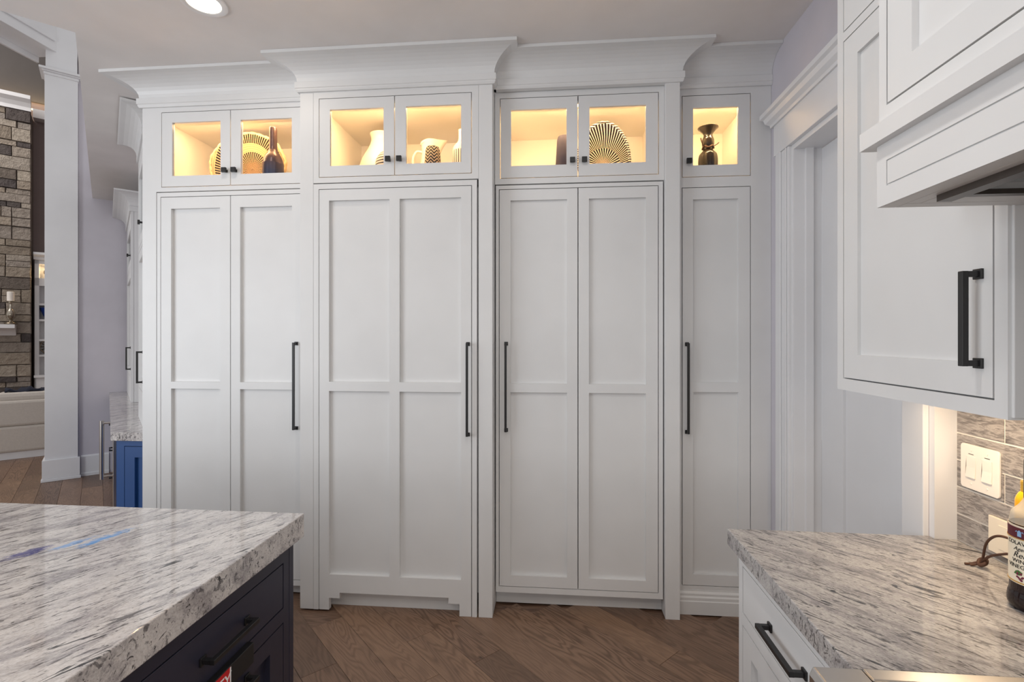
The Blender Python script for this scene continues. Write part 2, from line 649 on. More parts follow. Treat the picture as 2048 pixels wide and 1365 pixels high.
struct(t, 'trim_4', M['trim'])
d = MB()
DX = WX + .13
d.box(DX, DX + .035, 2.40, 2.584, .01, 2.488).box(DX, DX + .035, 1.79, 1.86, .01, 2.488).box(DX, DX + .035, 2.0, 2.07, .01, 2.488)
for (a, b) in ((1.86, 2.0), (2.07, 2.40)):
    d.box(DX, DX + .035, a, b, .01, .25).box(DX, DX + .035, a, b, 2.36, 2.488)
dr = struct(d, 'door_1', M['trim'])
MB().box(DX + .012, DX + .024, 1.85, 2.41, .2, 2.42).build('door_panel', M['trim'], dr)

TX = 1.258
ra = struct(MB().box(TX - .0022, TX + .12, -2.0, 1.6679, 0, CEIL), 'wall_range', M['grout'])
struct(MB().box(WX, TX + .12, 1.668, 1.6899, 0, CEIL), 'trim_5', M['trim'])
for row in range(11):
    z0 = .914 + row * .084
    y = 1.665 if row < 6 else 1.04        # above the wall cabinet's foot the tiles go on behind the hood
    Ls = [.1665] if row in (2, 4, 6, 8, 10) else [.31]
    if row == 0:
        Ls = [.26]
    while y > -.2:
        L = Ls.pop(0) if Ls else .31
        m = MB().box(TX - .004, TX - .001, y - L + .0045, y, z0 + .0025, z0 + .0815)
        m.build('tile', M['tile'], ra, (TX - .004, y, z0))
        y -= L

# ================================================================== CABINET PARTS


def bar_pull(parent, base, length, axis, out, r=.0062, stand=.034, name='bar_handle'):
    """square bar on two footed posts; axis = direction of the bar, out = away from the door"""
    b = Vector(base)
    ax, ou = Vector(axis), Vector(out)
    si = ax.cross(ou)
    m = MB()

    def bx(c, a, o_, s_):
        vs = [c + ax * a * i + ou * o_ * j + si * s_ * k for k in (-1, 1) for j in (-1, 1) for i in (-1, 1)]
        m.add([tuple(v) for v in vs], [(0, 2, 3, 1), (4, 5, 7, 6), (0, 1, 5, 4), (2, 6, 7, 3), (0, 4, 6, 2), (1, 3, 7, 5)])
    bx(b + ou * stand, length / 2, r, r)
    for sg in (-1, 1):
        e = b + ax * sg * (length / 2 - r)
        bx(e + ou * stand / 2, r * .95, stand / 2, r * .95)
        bx(e + ou * .003, r * 1.7, .003, r * 1.7)
    return m.build(name, M['black'], parent, bevel=.0012)


def knob(parent, base, out=(0, -1, 0)):
    b, ou = Vector(base), Vector(out)
    si = ou.cross(Vector((0, 0, 1)))
    m = MB()
    for (o0, o1, h) in ((0, .004, .009), (.004, .018, .006), (.018, .032, .0145)):
        vs = []
        for o_ in (o0, o1):
            for k in (-1, 1):
                for z in (-1, 1):
                    vs.append(tuple(b + ou * o_ + si * k * h + Vector((0, 0, z * h))))
        m.add(vs, [(0, 1, 3, 2), (4, 6, 7, 5), (0, 2, 6, 4), (1, 5, 7, 3), (0, 4, 5, 1), (2, 3, 7, 6)])
    return m.build('knob', M['black'], parent, bevel=.002)


def door(parent, T, x0, x1, z0, z1, xs, zs, name='cabinet_door', mat='paint', th=.028, rec=.019, extra=None, ogee=True):
    """shaker door in a local frame T(x, depth, z): stiles and rails, one sub-part per panel"""
    m = MB(T)
    xe = [x0] + [v for p in xs for v in p] + [x1]
    ze = [z0] + [v for p in zs for v in p] + [z1]
    for i in range(0, len(xe), 2):
        m.box(xe[i], xe[i + 1], 0, th, z0, z1)
    for (a, b) in xs:
        for i in range(0, len(ze), 2):
            m.box(a, b, 0, th, ze[i], ze[i + 1])
    if extra:
        extra(m)
    d = m.build(name, M[mat], parent)
    for (a, b) in xs:
        for (c, e) in zs:
            MB(T).box(a - .004, b + .004, rec, th - .002, c - .004, e + .004).build('door_panel', M[mat], d)
    return d


def glass_door(parent, T, x0, x1, z0, z1, ox, oz, th=.022):
    m = MB(T)
    m.box(x0, ox[0], 0, th, z0, z1).box(ox[1], x1, 0, th, z0, z1).box(ox[0], ox[1], 0, th, z0, oz[0]).box(ox[0], ox[1], 0, th, oz[1], z1)
    d = m.build('glass_door', M['paint'], parent)
    MB(T).box(ox[0] - .004, ox[1] + .004, .012, .016, oz[0] - .004, oz[1] + .004).build('glass_pane', M['glass'], d)
    return d


def ring(m, X0, X1, Z0, Z1, x0, x1, z0, z1, y0, y1):
    m.box(X0, x0, y0, y1, Z0, Z1).box(x1, X1, y0, y1, Z0, Z1).box(x0, x1, y0, y1, Z0, z0).box(x0, x1, y0, y1, z1, Z1)
    return m


CROWN = [(-.02, 2.94), (.012, 2.94), (.018, 2.95), (.018, 2.957), (.022, 2.96), (.022, 2.993), (.008, 2.996)]
for k in range(9):
    u = k / 8 * PI / 2
    CROWN.append((.012 + .123 * (1 - math.cos(u)), 2.999 + .093 * math.sin(u)))
CROWN += [(.146, 3.0925), (.146, CEIL - .0005), (-.02, CEIL - .0005)]


def fY(Y):
    return lambda x, d, z: (x, Y + d, z)


GAP = .004
BACK = 3.32
WARM = (1, .63, .29)


def cabinet_light(x0, x1, yf, power):
    d = bpy.data.lights.new('cabinet_light', 'AREA')
    d.shape, d.size, d.size_y, d.energy, d.color = 'RECTANGLE', (x1 - x0) * .8, .03, power, WARM
    o = bpy.data.objects.new('cabinet_light', d)
    COL.objects.link(o)
    o.location = ((x0 + x1) / 2, yf + .07, 2.862)
    o.rotation_euler = (R(18), 0, 0)


def carcass(parent, x0, x1, Y, gx0, gx1, low=.1):
    """closed lower body, open lit box behind the glass"""
    m = MB()
    m.box(x0 + .002, x1 - .002, Y + .07, BACK + .02, low, 2.40)
    m.build('carcass', M['paint'], parent)
    m = MB()
    m.box(gx0 - .02, gx1 + .02, Y + .024, BACK, 2.425, 2.445)
    m.box(gx0 - .02, gx1 + .02, Y + .024, BACK, 2.872, 2.89)
    m.box(gx0 - .02, gx0, Y + .024, BACK, 2.445, 2.872).box(gx1, gx1 + .02, Y + .024, BACK, 2.445, 2.872)
    m.box(gx0 - .02, gx1 + .02, BACK, BACK + .015, 2.425, 2.89)
    m.build('display_box', M['inside'], parent)
    MB().box(gx0 + .06, gx1 - .06, Y + .03, Y + .045, 2.864, 2.872).build('light_strip', M['led'], parent)


# ---------------- unit A : left, two doors
A = thing('pantry_cabinet', 'tall white pantry cabinet at the left end, woven basket behind its glass', 'cabinet', (-1.98, 3.1, 0))
Y = 2.80
carcass(A, -2.506, -1.455, Y, -2.385, -1.49)
m = ring(MB(), -2.506, -1.455, 2.43, 2.957, -2.383, -1.492, 2.456, 2.912, Y, Y + .022)
m.box(-2.506, -2.416, Y, Y + .022, .0, 2.43)
m.box(-2.506, -2.49, Y + .022, BACK + .02, 0, 3.0)
m.build('face_frame', M['paint'], A)
m = ring(MB(), -2.411, -1.456, .076, 2.424, -2.389, -1.488, .108, 2.399, Y, Y + .022)
m.build('lower_frame', M['paint'], A)
MB().box(-2.45, -1.456, Y + .07, Y + .085, 0, .1).build('toe_kick', M['paint'], A)
T = fY(Y)
PZ = [(.2, 1.236), (1.278, 2.326)]
door(A, T, -2.385, -1.942, .112, 2.395, [(-2.32, -2.006)], PZ)
d2 = door(A, T, -1.937, -1.492, .112, 2.395, [(-1.879, -1.555)], PZ)
bar_pull(d2, (-1.527, Y, 1.26), .512, (0, 0, 1), (0, -1, 0))
gd = glass_door(A, T, -2.379, -1.942, 2.460, 2.908, (-2.313, -2.003), (2.524, 2.848))
knob(gd, (-1.965, Y, 2.543))
gd = glass_door(A, T, -1.937, -1.496, 2.460, 2.908, (-1.875, -1.556), (2.524, 2.848))
knob(gd, (-1.905, Y, 2.543))
MB().sweep([(-2.506, BACK + .02), (-2.506, Y), (-1.453, Y)], CROWN).build('crown_moulding', M['paint'], A)
cabinet_light(-2.385, -1.49, Y, 5.2)

# ---------------- unit 2 : refrigerator panels, standing furthest forward
B = thing('refrigerator_cabinet', 'white cabinet with pilasters and a four-panel refrigerator door on cut-out feet', 'cabinet', (-.9, 3.0, 0))
Y = 2.70
carcass(B, -1.449, -.348, Y, -1.34, -.46)
for (x0, x1) in ((-1.451, -1.3725), (-.423, -.346)):
    MB().box(x0, x1, Y, BACK + .02, 0, 2.957).build('pilaster', M['paint'], B, bevel=.0015)
m = ring(MB(), -1.3715, -.424, 2.424, 2.957, -1.340, -.461, 2.454, 2.904, Y, Y + .022)
m.build('face_frame', M['paint'], B)
m = MB().box(-1.371, -1.341, Y, Y + .022, 0, 2.418).box(-.460, -.4325, Y, Y + .022, 0, 2.418).box(-1.341, -.460, Y, Y + .022, 2.389, 2.418)
m.build('lower_frame', M['paint'], B)
MB().box(-1.34, -.46, Y + .06, Y + .075, 0, .12).build('toe_kick', M['paint'], B)


def feet(m):
    m.box(-1.337, -1.28, 0, .028, .001, .1).box(-1.28, -1.218, 0, .028, .068, .1).box(-.592, -.53, 0, .028, .068, .1).box(-.53, -.464, 0, .028, .001, .1)


T = fY(Y)
d2 = door(B, T, -1.337, -.464, .1, 2.385, [(-1.28, -.928), (-.87, -.521)], [(.202, 1.242), (1.295, 2.323)], name='refrigerator_door', extra=feet)
bar_pull(d2, (-.482, Y, 1.26), .512, (0, 0, 1), (0, -1, 0))
gd = glass_door(B, T, -1.336, -.901, 2.458, 2.900, (-1.274, -.962), (2.519, 2.839))
knob(gd, (-.93, Y, 2.541))
gd = glass_door(B, T, -.896, -.465, 2.458, 2.900, (-.833, -.521), (2.519, 2.839))
knob(gd, (-.866, Y, 2.541))
MB().sweep([(-1.451, 2.9), (-1.451, Y), (-.346, Y), (-.346, 2.9)], CROWN).build('crown_moulding', M['paint'], B)
cabinet_light(-1.34, -.46, Y, 5.4)

# ---------------- unit 3 : double doors in a framed panel, right pilaster
Cc = thing('pantry_cabinet', 'white double-door cabinet right of the refrigerator, black and white tray behind glass', 'cabinet', (.15, 3.1, 0))
Y = 2.80
carcass(Cc, -.344, .676, Y, -.318, .572)
MB().box(.6, .678, 2.77, BACK + .02, 0, 2.957).build('pilaster', M['paint'], Cc, bevel=.0015)
m = ring(MB(), -.344, .599, 2.419, 2.957, -.316, .571, 2.451, 2.909, Y, Y + .022)
m.build('face_frame', M['paint'], Cc)
m = ring(MB(), -.339, .593, .094, 2.412, -.322, .570, .126, 2.391, Y, Y + .022)
m.build('lower_frame', M['paint'], Cc)
MB().box(-.344, .599, Y + .07, Y + .085, 0, .1).build('toe_kick', M['paint'], Cc)
T = fY(Y)
PZ = [(.192, 1.234), (1.284, 2.326)]
d1 = door(Cc, T, -.318, .1235, .13, 2.387, [(-.255, .065)], PZ)
bar_pull(d1, (-.28, Y, 1.265), .504, (0, 0, 1), (0, -1, 0))
door(Cc, T, .1285, .566, .13, 2.387, [(.187, .501)], PZ)
gd = glass_door(Cc, T, -.312, .1235, 2.455, 2.905, (-.252, .062), (2.522, 2.841))
knob(gd, (.095, Y, 2.539))
gd = glass_door(Cc, T, .1285, .567, 2.455, 2.905, (.19, .501), (2.522, 2.841))
knob(gd, (.161, Y, 2.539))
MB().sweep([(-.346, 2.77), (.678, 2.77), (.678, 2.87)], CROWN).build('crown_moulding', M['paint'], Cc)
cabinet_light(-.318, .572, Y, 5.8)

# ---------------- unit 4 : narrow, against the wall
Dd = thing('pantry_cabinet', 'narrow white single-door cabinet in the corner beside the doorway', 'cabinet', (.93, 3.1, 0))
Y = 2.85
carcass(Dd, .68, 1.188, Y, .71, 1.08)
m = ring(MB(), .679, 1.189, 2.42, 2.957, .707, 1.081, 2.445, 2.905, Y, Y + .022)
ring(m, .679, 1.189, .1, 2.42, .707, 1.081, .152, 2.389, Y, Y + .022)
m.build('face_frame', M['paint'], Dd)
m = MB().sweep([(.679, Y), (1.189, Y)], [(-.03, 0), (.02, 0), (.02, .072), (.016, .076), (.016, .092), (.010, .1), (.010, .112), (.002, .124), (.002, .13), (-.03, .13)])
m.build('base_moulding', M['paint'], Dd)
T = fY(Y)
d1 = door(Dd, T, .711, 1.077, .156, 2.385, [(.769, 1.014)], [(.217, 1.24), (1.294, 2.321)])
bar_pull(d1, (.735, Y, 1.262), .505, (0, 0, 1), (0, -1, 0))
gd = glass_door(Dd, T, .711, 1.077, 2.449, 2.901, (.769, 1.014), (2.512, 2.835))
knob(gd, (.742, Y, 2.531))
MB().sweep([(.68, Y), (1.189, Y)], CROWN).build('crown_moulding', M['paint'], Dd)
cabinet_light(.72, 1.07, Y, 3.4)

# ================================================================== DISPLAY PIECES
SH = 2.446


def spun(name, prof, c, mat, label, cat, sx=1, sy=1, n=40):
    m = MB().lathe(prof, c, n, sx, sy)
    return tag(m.build(name, M[mat], None, c, smooth=R(50)), label, cat)


def curve(pts, n=8):
    out = []
    P = [pts[0]] + list(pts) + [pts[-1]]
    for i in range(1, len(P) - 2):
        for k in range(n):
            t_ = k / n
            r = []
            for a in range(len(pts[0])):
                p0, p1, p2, p3 = (P[i + j][a] for j in (-1, 0, 1, 2))
                r.append(.5 * (2 * p1 + (p2 - p0) * t_ + (2 * p0 - 5 * p1 + 4 * p2 - p3) * t_ ** 2 + (-p0 + 3 * p1 - 3 * p2 + p3) * t_ ** 3))
            out.append(tuple(r))
    out.append(tuple(pts[-1]))
    return out


def basket(name, c, rx, rup, rdn, mat, rim_mat, label, lean, wav):
    """shallow woven bowl standing on edge, facing the room"""
    root = thing(name, label, 'basket', (c[0], c[1], SH))
    N, K = 72, 12

    def pt(r, th, dy):
        rz = rup if math.sin(th) > 0 else rdn
        k = 1 + wav * math.sin(th * 9 + 1)
        x, z = rx * r * math.cos(th) * k, rz * r * math.sin(th) * k
        return (c[0] + x, c[1] + dy + lean * z, c[2] + z)
    m = MB()
    vs = [pt(max(r, 1e-4) / K, 2 * PI * i / N, .06 * (1 - (r / K) ** 2)) for r in range(K + 1) for i in range(N)]
    fs = [(r * N + i, r * N + (i + 1) % N, (r + 1) * N + (i + 1) % N, (r + 1) * N + i) for r in range(K) for i in range(N)]
    m.add(vs, fs)
    o = m.build('woven_bowl', M[mat], root, c, smooth=True)
    s = o.modifiers.new('thick', 'SOLIDIFY')
    s.thickness = .006
    m = MB().tube([pt(1.01, 2 * PI * i / 96, 0) for i in range(96)], [.009 + .0025 * math.sin(i * 2.1) for i in range(96)], 6, True)
    m.build('rim', M[rim_mat], root, c, smooth=True)
    return root


M['straw'] = flat('straw_rim', (226, 196, 150), .9, grain=90)
M['ink_straw'] = zstripe('black_white_rim', g((40, 34, 40)), g((226, 214, 196)), 2 * PI / .014, .2, .85)
basket('woven_basket', (-1.955, 2.99, 2.638), .25, .205, .18, 'basket_a', 'straw', 'large round straw basket with black woven stripes on edge in the left cabinet', -.02, .012)
basket('woven_basket', (.285, 2.98, 2.592), .152, .235, .134, 'basket_b', 'ink_straw', 'oval black and white swirl woven tray on edge behind glass', .02, 0)

spun('bottle_vase', [(0, 0), (.058, 0), (.062, .01), (.061, .16)] + curve([(.061, .16), (.050, .20), (.030, .235), (.0235, .265), (.0225, .37), (.019, .385)]) + [(.013, .385), (.012, .3), (0, .3)], (-1.722, 2.885, SH), 'bronze_blue',
     'dark blue and bronze bottle vase with narrow neck in front of the straw basket', 'vase')
spun('floor_vase', [(0, 0), (.09, 0)] + curve([(.10, .01), (.142, .07), (.146, .12), (.125, .2), (.088, .27), (.069, .315), (.066, .345), (.074, .372)]) + [(.068, .372), (.06, .345), (.06, .3), (0, .2)], (-1.085, 3.02, SH), 'white_ceramic',
     'large plain white ceramic vase with wide belly at left of its cabinet', 'vase')
spun('round_vase', [(0, 0), (.06, 0)] + curve([(.066, .003), (.092, .045), (.099, .095), (.09, .15), (.066, .188), (.04, .203)]) + [(.032, .203), (.03, .18), (0, .15)], (-.968, 2.86, SH), 'striped',
     'squat round white vase with thin black horizontal stripes', 'vase')
spun('tapered_vase', [(0, 0), (.053, 0), (.056, .006), (.042, .195), (.036, .212), (.026, .214), (.022, .2), (0, .15)], (-.716, 2.84, SH), 'herring',
     'short tapered black vase with herringbone pattern in front of white pitcher', 'vase')
spun('bottle_vase', [(0, 0), (.056, 0), (.059, .008), (.059, .2)] + curve([(.059, .2), (.05, .232), (.03, .258), (.0235, .275), (.022, .325), (.024, .334)]) + [(.015, .334), (.013, .28), (0, .25)], (-.552, 2.90, SH), 'lined',
     'white bottle vase with thin dark vertical lines right of white pitcher', 'vase')
spun('tapered_vase', [(0, 0), (.058, 0), (.061, .006), (.046, .265), (.04, .282), (.03, .284), (.026, .26), (0, .2)], (.055, 2.93, SH), 'plum',
     'tall tapered mottled plum vase left of the swirl tray', 'vase')

pt_ = thing('pitcher', 'white ceramic pitcher with loop handle and pointed spout in the refrigerator cabinet', 'pitcher', (-.768, 3.0, SH))
c = (-.768, 3.0, SH)
prof = [(.0, 0), (.05, 0)] + curve([(.055, .004), (.07, .06), (.068, .14), (.056, .21), (.055, .26), (.064, .307)], 6)
m = MB()
N = 40
vs, fs = [], []
full = prof + [(r - .005, z) for r, z in prof[::-1][:-2]] + [(0, .01)]
for i in range(N):
    a = 2 * PI * i / N
    for (r, z) in full:
        sp_ = max(0, math.cos(a)) ** 10 * max(0, (z - .2) / .107) ** 1.6
        vs.append((c[0] + (r + .044 * sp_) * math.cos(a), c[1] + r * math.sin(a), c[2] + z - .012 * (z > .29) * max(0, -math.cos(a)) + .006 * sp_))
mm = len(full)
for i in range(N):
    j = (i + 1) % N
    fs += [(i * mm + k, j * mm + k, j * mm + k + 1, i * mm + k + 1) for k in range(mm - 1)]
m.add(vs, fs).build('body', M['white_ceramic'], pt_, smooth=R(60))
MB().tube(curve([(c[0] - .052, c[1], SH + .245), (c[0] - .09, c[1], SH + .25), (c[0] - .113, c[1], SH + .2), (c[0] - .1, c[1], SH + .13), (c[0] - .066, c[1], SH + .085)]), .008).build('handle', M['white_ceramic'], pt_, smooth=True)

gv = thing('glass_vase', 'smoky olive glass vase with wide rim, tied at the neck, in the narrow cabinet', 'vase', (.895, 3.0, SH))
c = (.895, 3.0, SH)
prof = [(0, 0), (.034, 0)] + curve([(.036, .004), (.048, .07), (.055, .13), (.049, .175), (.03, .2), (.027, .214), (.034, .235), (.034, .262), (.026, .285), (.028, .3), (.05, .326), (.054, .334)], 6)
m = MB()
vs, fs, N = [], [], 48
for i in range(N):
    a = 2 * PI * i / N
    for (r, z) in prof:
        k = 1 + .035 * math.cos(a * 10) * (1 if .02 < z < .18 else 0)
        vs.append((c[0] + r * k * math.cos(a), c[1] + r * k * math.sin(a), c[2] + z))
mm = len(prof)
for i in range(N):
    j = (i + 1) % N
    fs += [(i * mm + k, j * mm + k, j * mm + k + 1, i * mm + k + 1) for k in range(mm - 1)]
m.add(vs, fs).build('body', M['smoke_glass'], gv, smooth=True)
MB().tube([(c[0] + .054 * math.cos(i * PI / 24), c[1] + .054 * math.sin(i * PI / 24), SH + .334) for i in range(48)], .004, 8, True).build('rim', M['smoke_glass'], gv, smooth=True)
m = MB().tube([(c[0] + .031 * math.cos(i * PI / 12), c[1] + .031 * math.sin(i * PI / 12), SH + .217 + .006 * math.sin(i)) for i in range(24)], .005, 6, True)
m.tube(curve([(c[0] - .03, c[1] - .02, SH + .22), (c[0] - .045, c[1] - .03, SH + .245), (c[0] - .05, c[1] - .03, SH + .265)]), .004, 6)
m.tube(curve([(c[0] + .03, c[1] - .02, SH + .222), (c[0] + .045, c[1] - .02, SH + .23), (c[0] + .056, c[1] - .02, SH + .24)]), .0025, 6)
m.build('wire_tie', M['leather'], gv, smooth=True)

# ================================================================== ISLAND
isl = tag(MB().prism([(-.902, .3), (-.902, 1.708), (-3.3, 1.722), (-3.3, .3)], .83, .914).build('island_countertop', M['granite_island'], None, (-.902, .4, 0), bevel=.003),
          'thick grey veined granite slab on top of the navy island', 'countertop')
ib = thing('island_cabinet', 'dark navy island cabinet under the grey granite slab', 'cabinet', (-1.6, .9, 0))
IX = -.925
m = MB().box(-3.2, IX - .024, .32, 1.675, .1, .829)
m.build('carcass', M['navy'], ib)


def tI(y, d, z):
    return (IX - d, y, z)


m = ring(MB(tI), .985, 1.675, .1, .829, 1.03, 1.612, .14, .778, 0, .022)
m.box(1.03, 1.612, 0, .022, .575, .623)
m.box(.32, .985, 0, .022, .1, .829)
m.box(1.648, 1.6525, -.001, .0, .1, .829)
m.build('face_frame', M['navy'], ib)
MB().box(-3.1, IX - .08, .4, 1.6, 0, .1).build('toe_kick', M['navy'], ib)
dw = MB(tI).box(1.034, 1.608, 0, .02, .627, .774).build('drawer', M['navy'], ib, bevel=.0015)
bar_pull(dw, (IX, 1.315, .698), .2, (0, 1, 0), (1, 0, 0), r=.0068, stand=.032)
dw = door(ib, tI, 1.034, 1.608, .144, .571, [(1.11, 1.531)], [(.22, .516)], name='drawer', mat='navy')
bar_pull(dw, (IX, 1.315, .525), .2, (0, 1, 0), (1, 0, 0), r=.0068, stand=.032)
ob = thing('outlet_box', 'black outlet box with a red sticker on the island front between drawers', 'outlet', (IX, 1.31, .60))
MB().box(IX + .0005, IX + .022, 1.19, 1.412, .571, .632).build('housing', M['blackbox'], ob, bevel=.002)
st = MB().box(IX + .022, IX + .0228, 1.2, 1.305, .573, .629).build('sticker', M['red'], ob)


def text_mesh(txt, size, extrude=.0003, shear=0, spacing=1.0):
    cu = bpy.data.curves.new('lettering', 'FONT')
    cu.body, cu.size, cu.shear = txt, size, shear
    cu.space_character = spacing
    cu.align_x = 'CENTER'
    cu.extrude = extrude
    ob_ = bpy.data.objects.new('lettering', cu)
    COL.objects.link(ob_)
    dg = bpy.context.evaluated_depsgraph_get()
    me = bpy.data.meshes.new_from_object(ob_.evaluated_get(dg))
    vs = [v.co.copy() for v in me.vertices]
    fs = [tuple(p.vertices) for p in me.polygons]
    bpy.data.objects.remove(ob_)
    bpy.data.curves.remove(cu)
    bpy.data.meshes.remove(me)
    return vs, fs


vs, fs = text_mesh('TY', .05, shear=.15)
m = MB()
m.add([(IX + .0229 + v.z, 1.272 + v.x, .583 + v.y) for v in vs], fs)
m.build('lettering', M['white_print'], st)
m = MB().box(IX + .0228, IX + .0231, 1.3, 1.305, .573, .629)
m.build('border', M['white_print'], st)

# ================================================================== RIGHT COUNTER, BASE, RANGE
rc = tag(MB().prism([(.567, 1.0), (1.2535, 1.0), (1.2535, 1.667), (WX - .001, 1.667), (WX - .001, 1.69), (.567, 1.695)], .862, .914).build('countertop', M['granite_right_shaded'], None, (.567, 1.0, 0), bevel=.003),
         'grey veined granite counter beside the range at right', 'countertop')
bc = thing('base_cabinet', 'white base cabinet with drawer under the right granite counter', 'cabinet', (.9, 1.33, 0))
BX = .596
MB().box(BX + .024, 1.25, 1.0, 1.665, .1, .861).build('carcass', M['paint'], bc)


def tB(y, d, z):
    return (BX + d, y, z)


m = ring(MB(tB), 1.0, 1.67, .1, .861, 1.02, 1.639, .13, .817, 0, .022)
m.box(1.02, 1.639, 0, .022, .629, .667)
m.build('face_frame', M['paint'], bc)
MB().box(BX + .08, 1.25, 1.0, 1.6, 0, .1).build('toe_kick', M['paint'], bc)
dw = MB(tB).box(1.024, 1.635, 0, .02, .671, .813).build('drawer', M['paint'], bc, bevel=.0015)
bar_pull(dw, (BX, 1.335, .742), .205, (0, 1, 0), (-1, 0, 0), r=.0066, stand=.034)
door(bc, tB, 1.024, 1.635, .134, .625, [(1.09, 1.57)], [(.2, .56)])

rg = thing('range', 'stainless steel range at the near end of the right counter', 'range', (.85, .6, 0))
m = MB().box(.50, 1.25, .2, .976, .1, .9)
m.build('body', M['steel'], rg, bevel=.003)
m = MB().prism([(.475, .80), (.475, .915), (.482, .93), (.568, .93), (.568, .80)], .2, .976, 'y')
m.build('control_panel', M['steel'], rg, bevel=.003)
m = MB().box(.571, 1.25, .945, .978, .895, .93).box(.571, .6, .2, .945, .895, .93).box(1.2, 1.25, .2, .945, .895, .93)
m.build('cooktop_rim', M['steel'], rg, bevel=.003)
MB().box(.6, 1.2, .2, .945, .895, .905).build('cooktop', M['dark'], rg)
m = MB()
for y in (.88, .76, .64, .52, .4, .28):
    m.box(.63, 1.17, y - .006, y + .006, .915, .929)
m.box(.63, .642, .27, .9, .905, .915).box(1.158, 1.17, .27, .9, .905, .915)
m.build('grate', M['blackbox'], rg)
m = MB().lathe([(0, 0), (.022, 0), (.024, .03), (0, .032)], (0, 0, 0), 20)
for i, y in enumerate((.9, .78, .54, .42, .3)):
    k = MB(lambda x, yy, z, y=y: (.475 - z, y + x, .86 + yy)).lathe([(0, 0), (.022, 0), (.02, .03), (0, .032)], (0, 0, 0), 20)
    k.build('knob', M['steel'], rg, smooth=R(40))
MB().box(.5, 1.25, .2, .97, 0, .1).build('toe_kick', M['dark'], rg)

# ================================================================== UPPER CABINET AND HOOD
UX = .886
uc = thing('wall_cabinet', 'white wall cabinet with a black pull, mounted on the tiled wall beside the hood', 'cabinet', (1.07, 1.35, 1.386))


def tU(y, d, z):
    return (UX + d, y, z)


m = MB().box(UX + .024, 1.25, 1.0535, 1.64, 1.42, CEIL - .001)
m.build('carcass', M['paint'], uc)
m = MB(tU)
ring(m, 1.053, 1.642, 1.386, CEIL - .001, 1.083, 1.611, 1.421, 3.05, 0, .022)
m.box(1.083, 1.611, 0, .022, 2.462, 2.489)
m.box(1.62, 1.642, .022, .36, 1.386, CEIL - .001)
m.box(1.053, 1.075, .022, .36, 1.386, 1.44)
m.box(1.075, 1.62, .022, .04, 1.386, 1.42)
m.build('face_frame', M['paint'], uc)
d1 = door(uc, tU, 1.087, 1.607, 1.425, 2.458, [(1.155, 1.539)], [(1.496, 2.389)], th=.022, rec=.010)
door(uc, tU, 1.087, 1.607, 2.493, 3.046, [(1.155, 1.539)], [(2.56, 2.98)], th=.022, rec=.010)
bar_pull(d1, (UX, 1.118, 1.588), .2, (0, 0, 1), (-1, 0, 0), r=.0064, stand=.032)
m = MB()
for i, x in enumerate((.892, .952, 1.012, 1.072, 1.132, 1.192)):
    m.box(x, x + .057, 1.047, 1.0535, 1.39, CEIL - .001)
m.build('beadboard_end', M['paint'], uc, bevel=.002)
area('under_cabinet_light', (1.08, 1.37, 1.405), (1.10, 1.37, 0), .05, .42, 2.6, (1, .76, .5), (0, 0, 0))
MB().box(1.05, 1.11, 1.17, 1.56, 1.409, 1.419).build('under_cabinet_lamp', M['plate'], uc)

hd = thing('range_hood', 'white panelled range hood with a ledge and metal liner above the range', 'hood', (.95, .6, 1.807))
HX = .643


def tH(y, d, z):
    return (HX + d, y, z)


HY0, HY1 = .14, 1.046
m = MB()
m.box(HX, HX + .03, HY0, HY1, 1.807, 1.93)
m.box(HX + .03, 1.25, HY1 - .03, HY1, 1.807, 1.93).box(HX + .03, 1.25, HY0, HY0 + .03, 1.807, 1.93)
m.box(HX + .037, 1.25, HY0, HY1, 1.93, CEIL - .001)
m.box(HX + .03, .70, HY0 + .03, HY1 - .03, 1.8072, 1.83).box(.70, 1.25, .965, HY1 - .03, 1.8072, 1.83)
m.build('body', M['paint'], hd, bevel=.0015)
m = ring(MB(tH), HY0, HY1, 1.807, 1.93, HY0 + .034, 1.018, 1.843, 1.893, -.004, 0)
m.build('apron_frame', M['paint'], hd)
MB(tH).box(HY0 + .037, 1.015, -.004, 0, 1.846, 1.890).build('apron_panel', M['paint'], hd)
p = .0217
m = MB().prism([(HX - p, HY0 - p), (HX + .011, HY0 - p), (HX + .011, HY1 + .0004), (UX - .0015, HY1 + .0004), (UX - .0015, HY1 + p + .004), (HX - p, HY1 + p + .004)], 1.928, 1.964)
m.build('ledge', M['paint'], hd)
m = ring(MB(tH), HY0, HY1, 1.964, CEIL - .001, HY0 + .03, 1.024, 2.002, 3.08, 0, .037)
m.build('upper_frame', M['paint'], hd)
door(hd, tH, HY0 + .034, 1.0205, 2.006, 3.076, [(HY0 + .1, .955)], [(2.067, 3.01)], name='hood_panel', th=.036, rec=.012)
m = MB().box(.690, .715, .2, .962, 1.795, 1.812).box(.715, 1.2, .945, .962, 1.803, 1.812).box(.715, .74, .2, .945, 1.804, 1.816)
m.build('liner', M['darksteel'], hd)
m = MB().box(.74, 1.24, .2, .945, 1.90, 1.905)
m.build('filter', M['dark'], hd)
m = MB()
for i in range(9):
    m.box(.76 + i * .05, .785 + i * .05, .22, .93, 1.892, 1.90)
m.build('filter_baffle', M['darksteel'], hd)

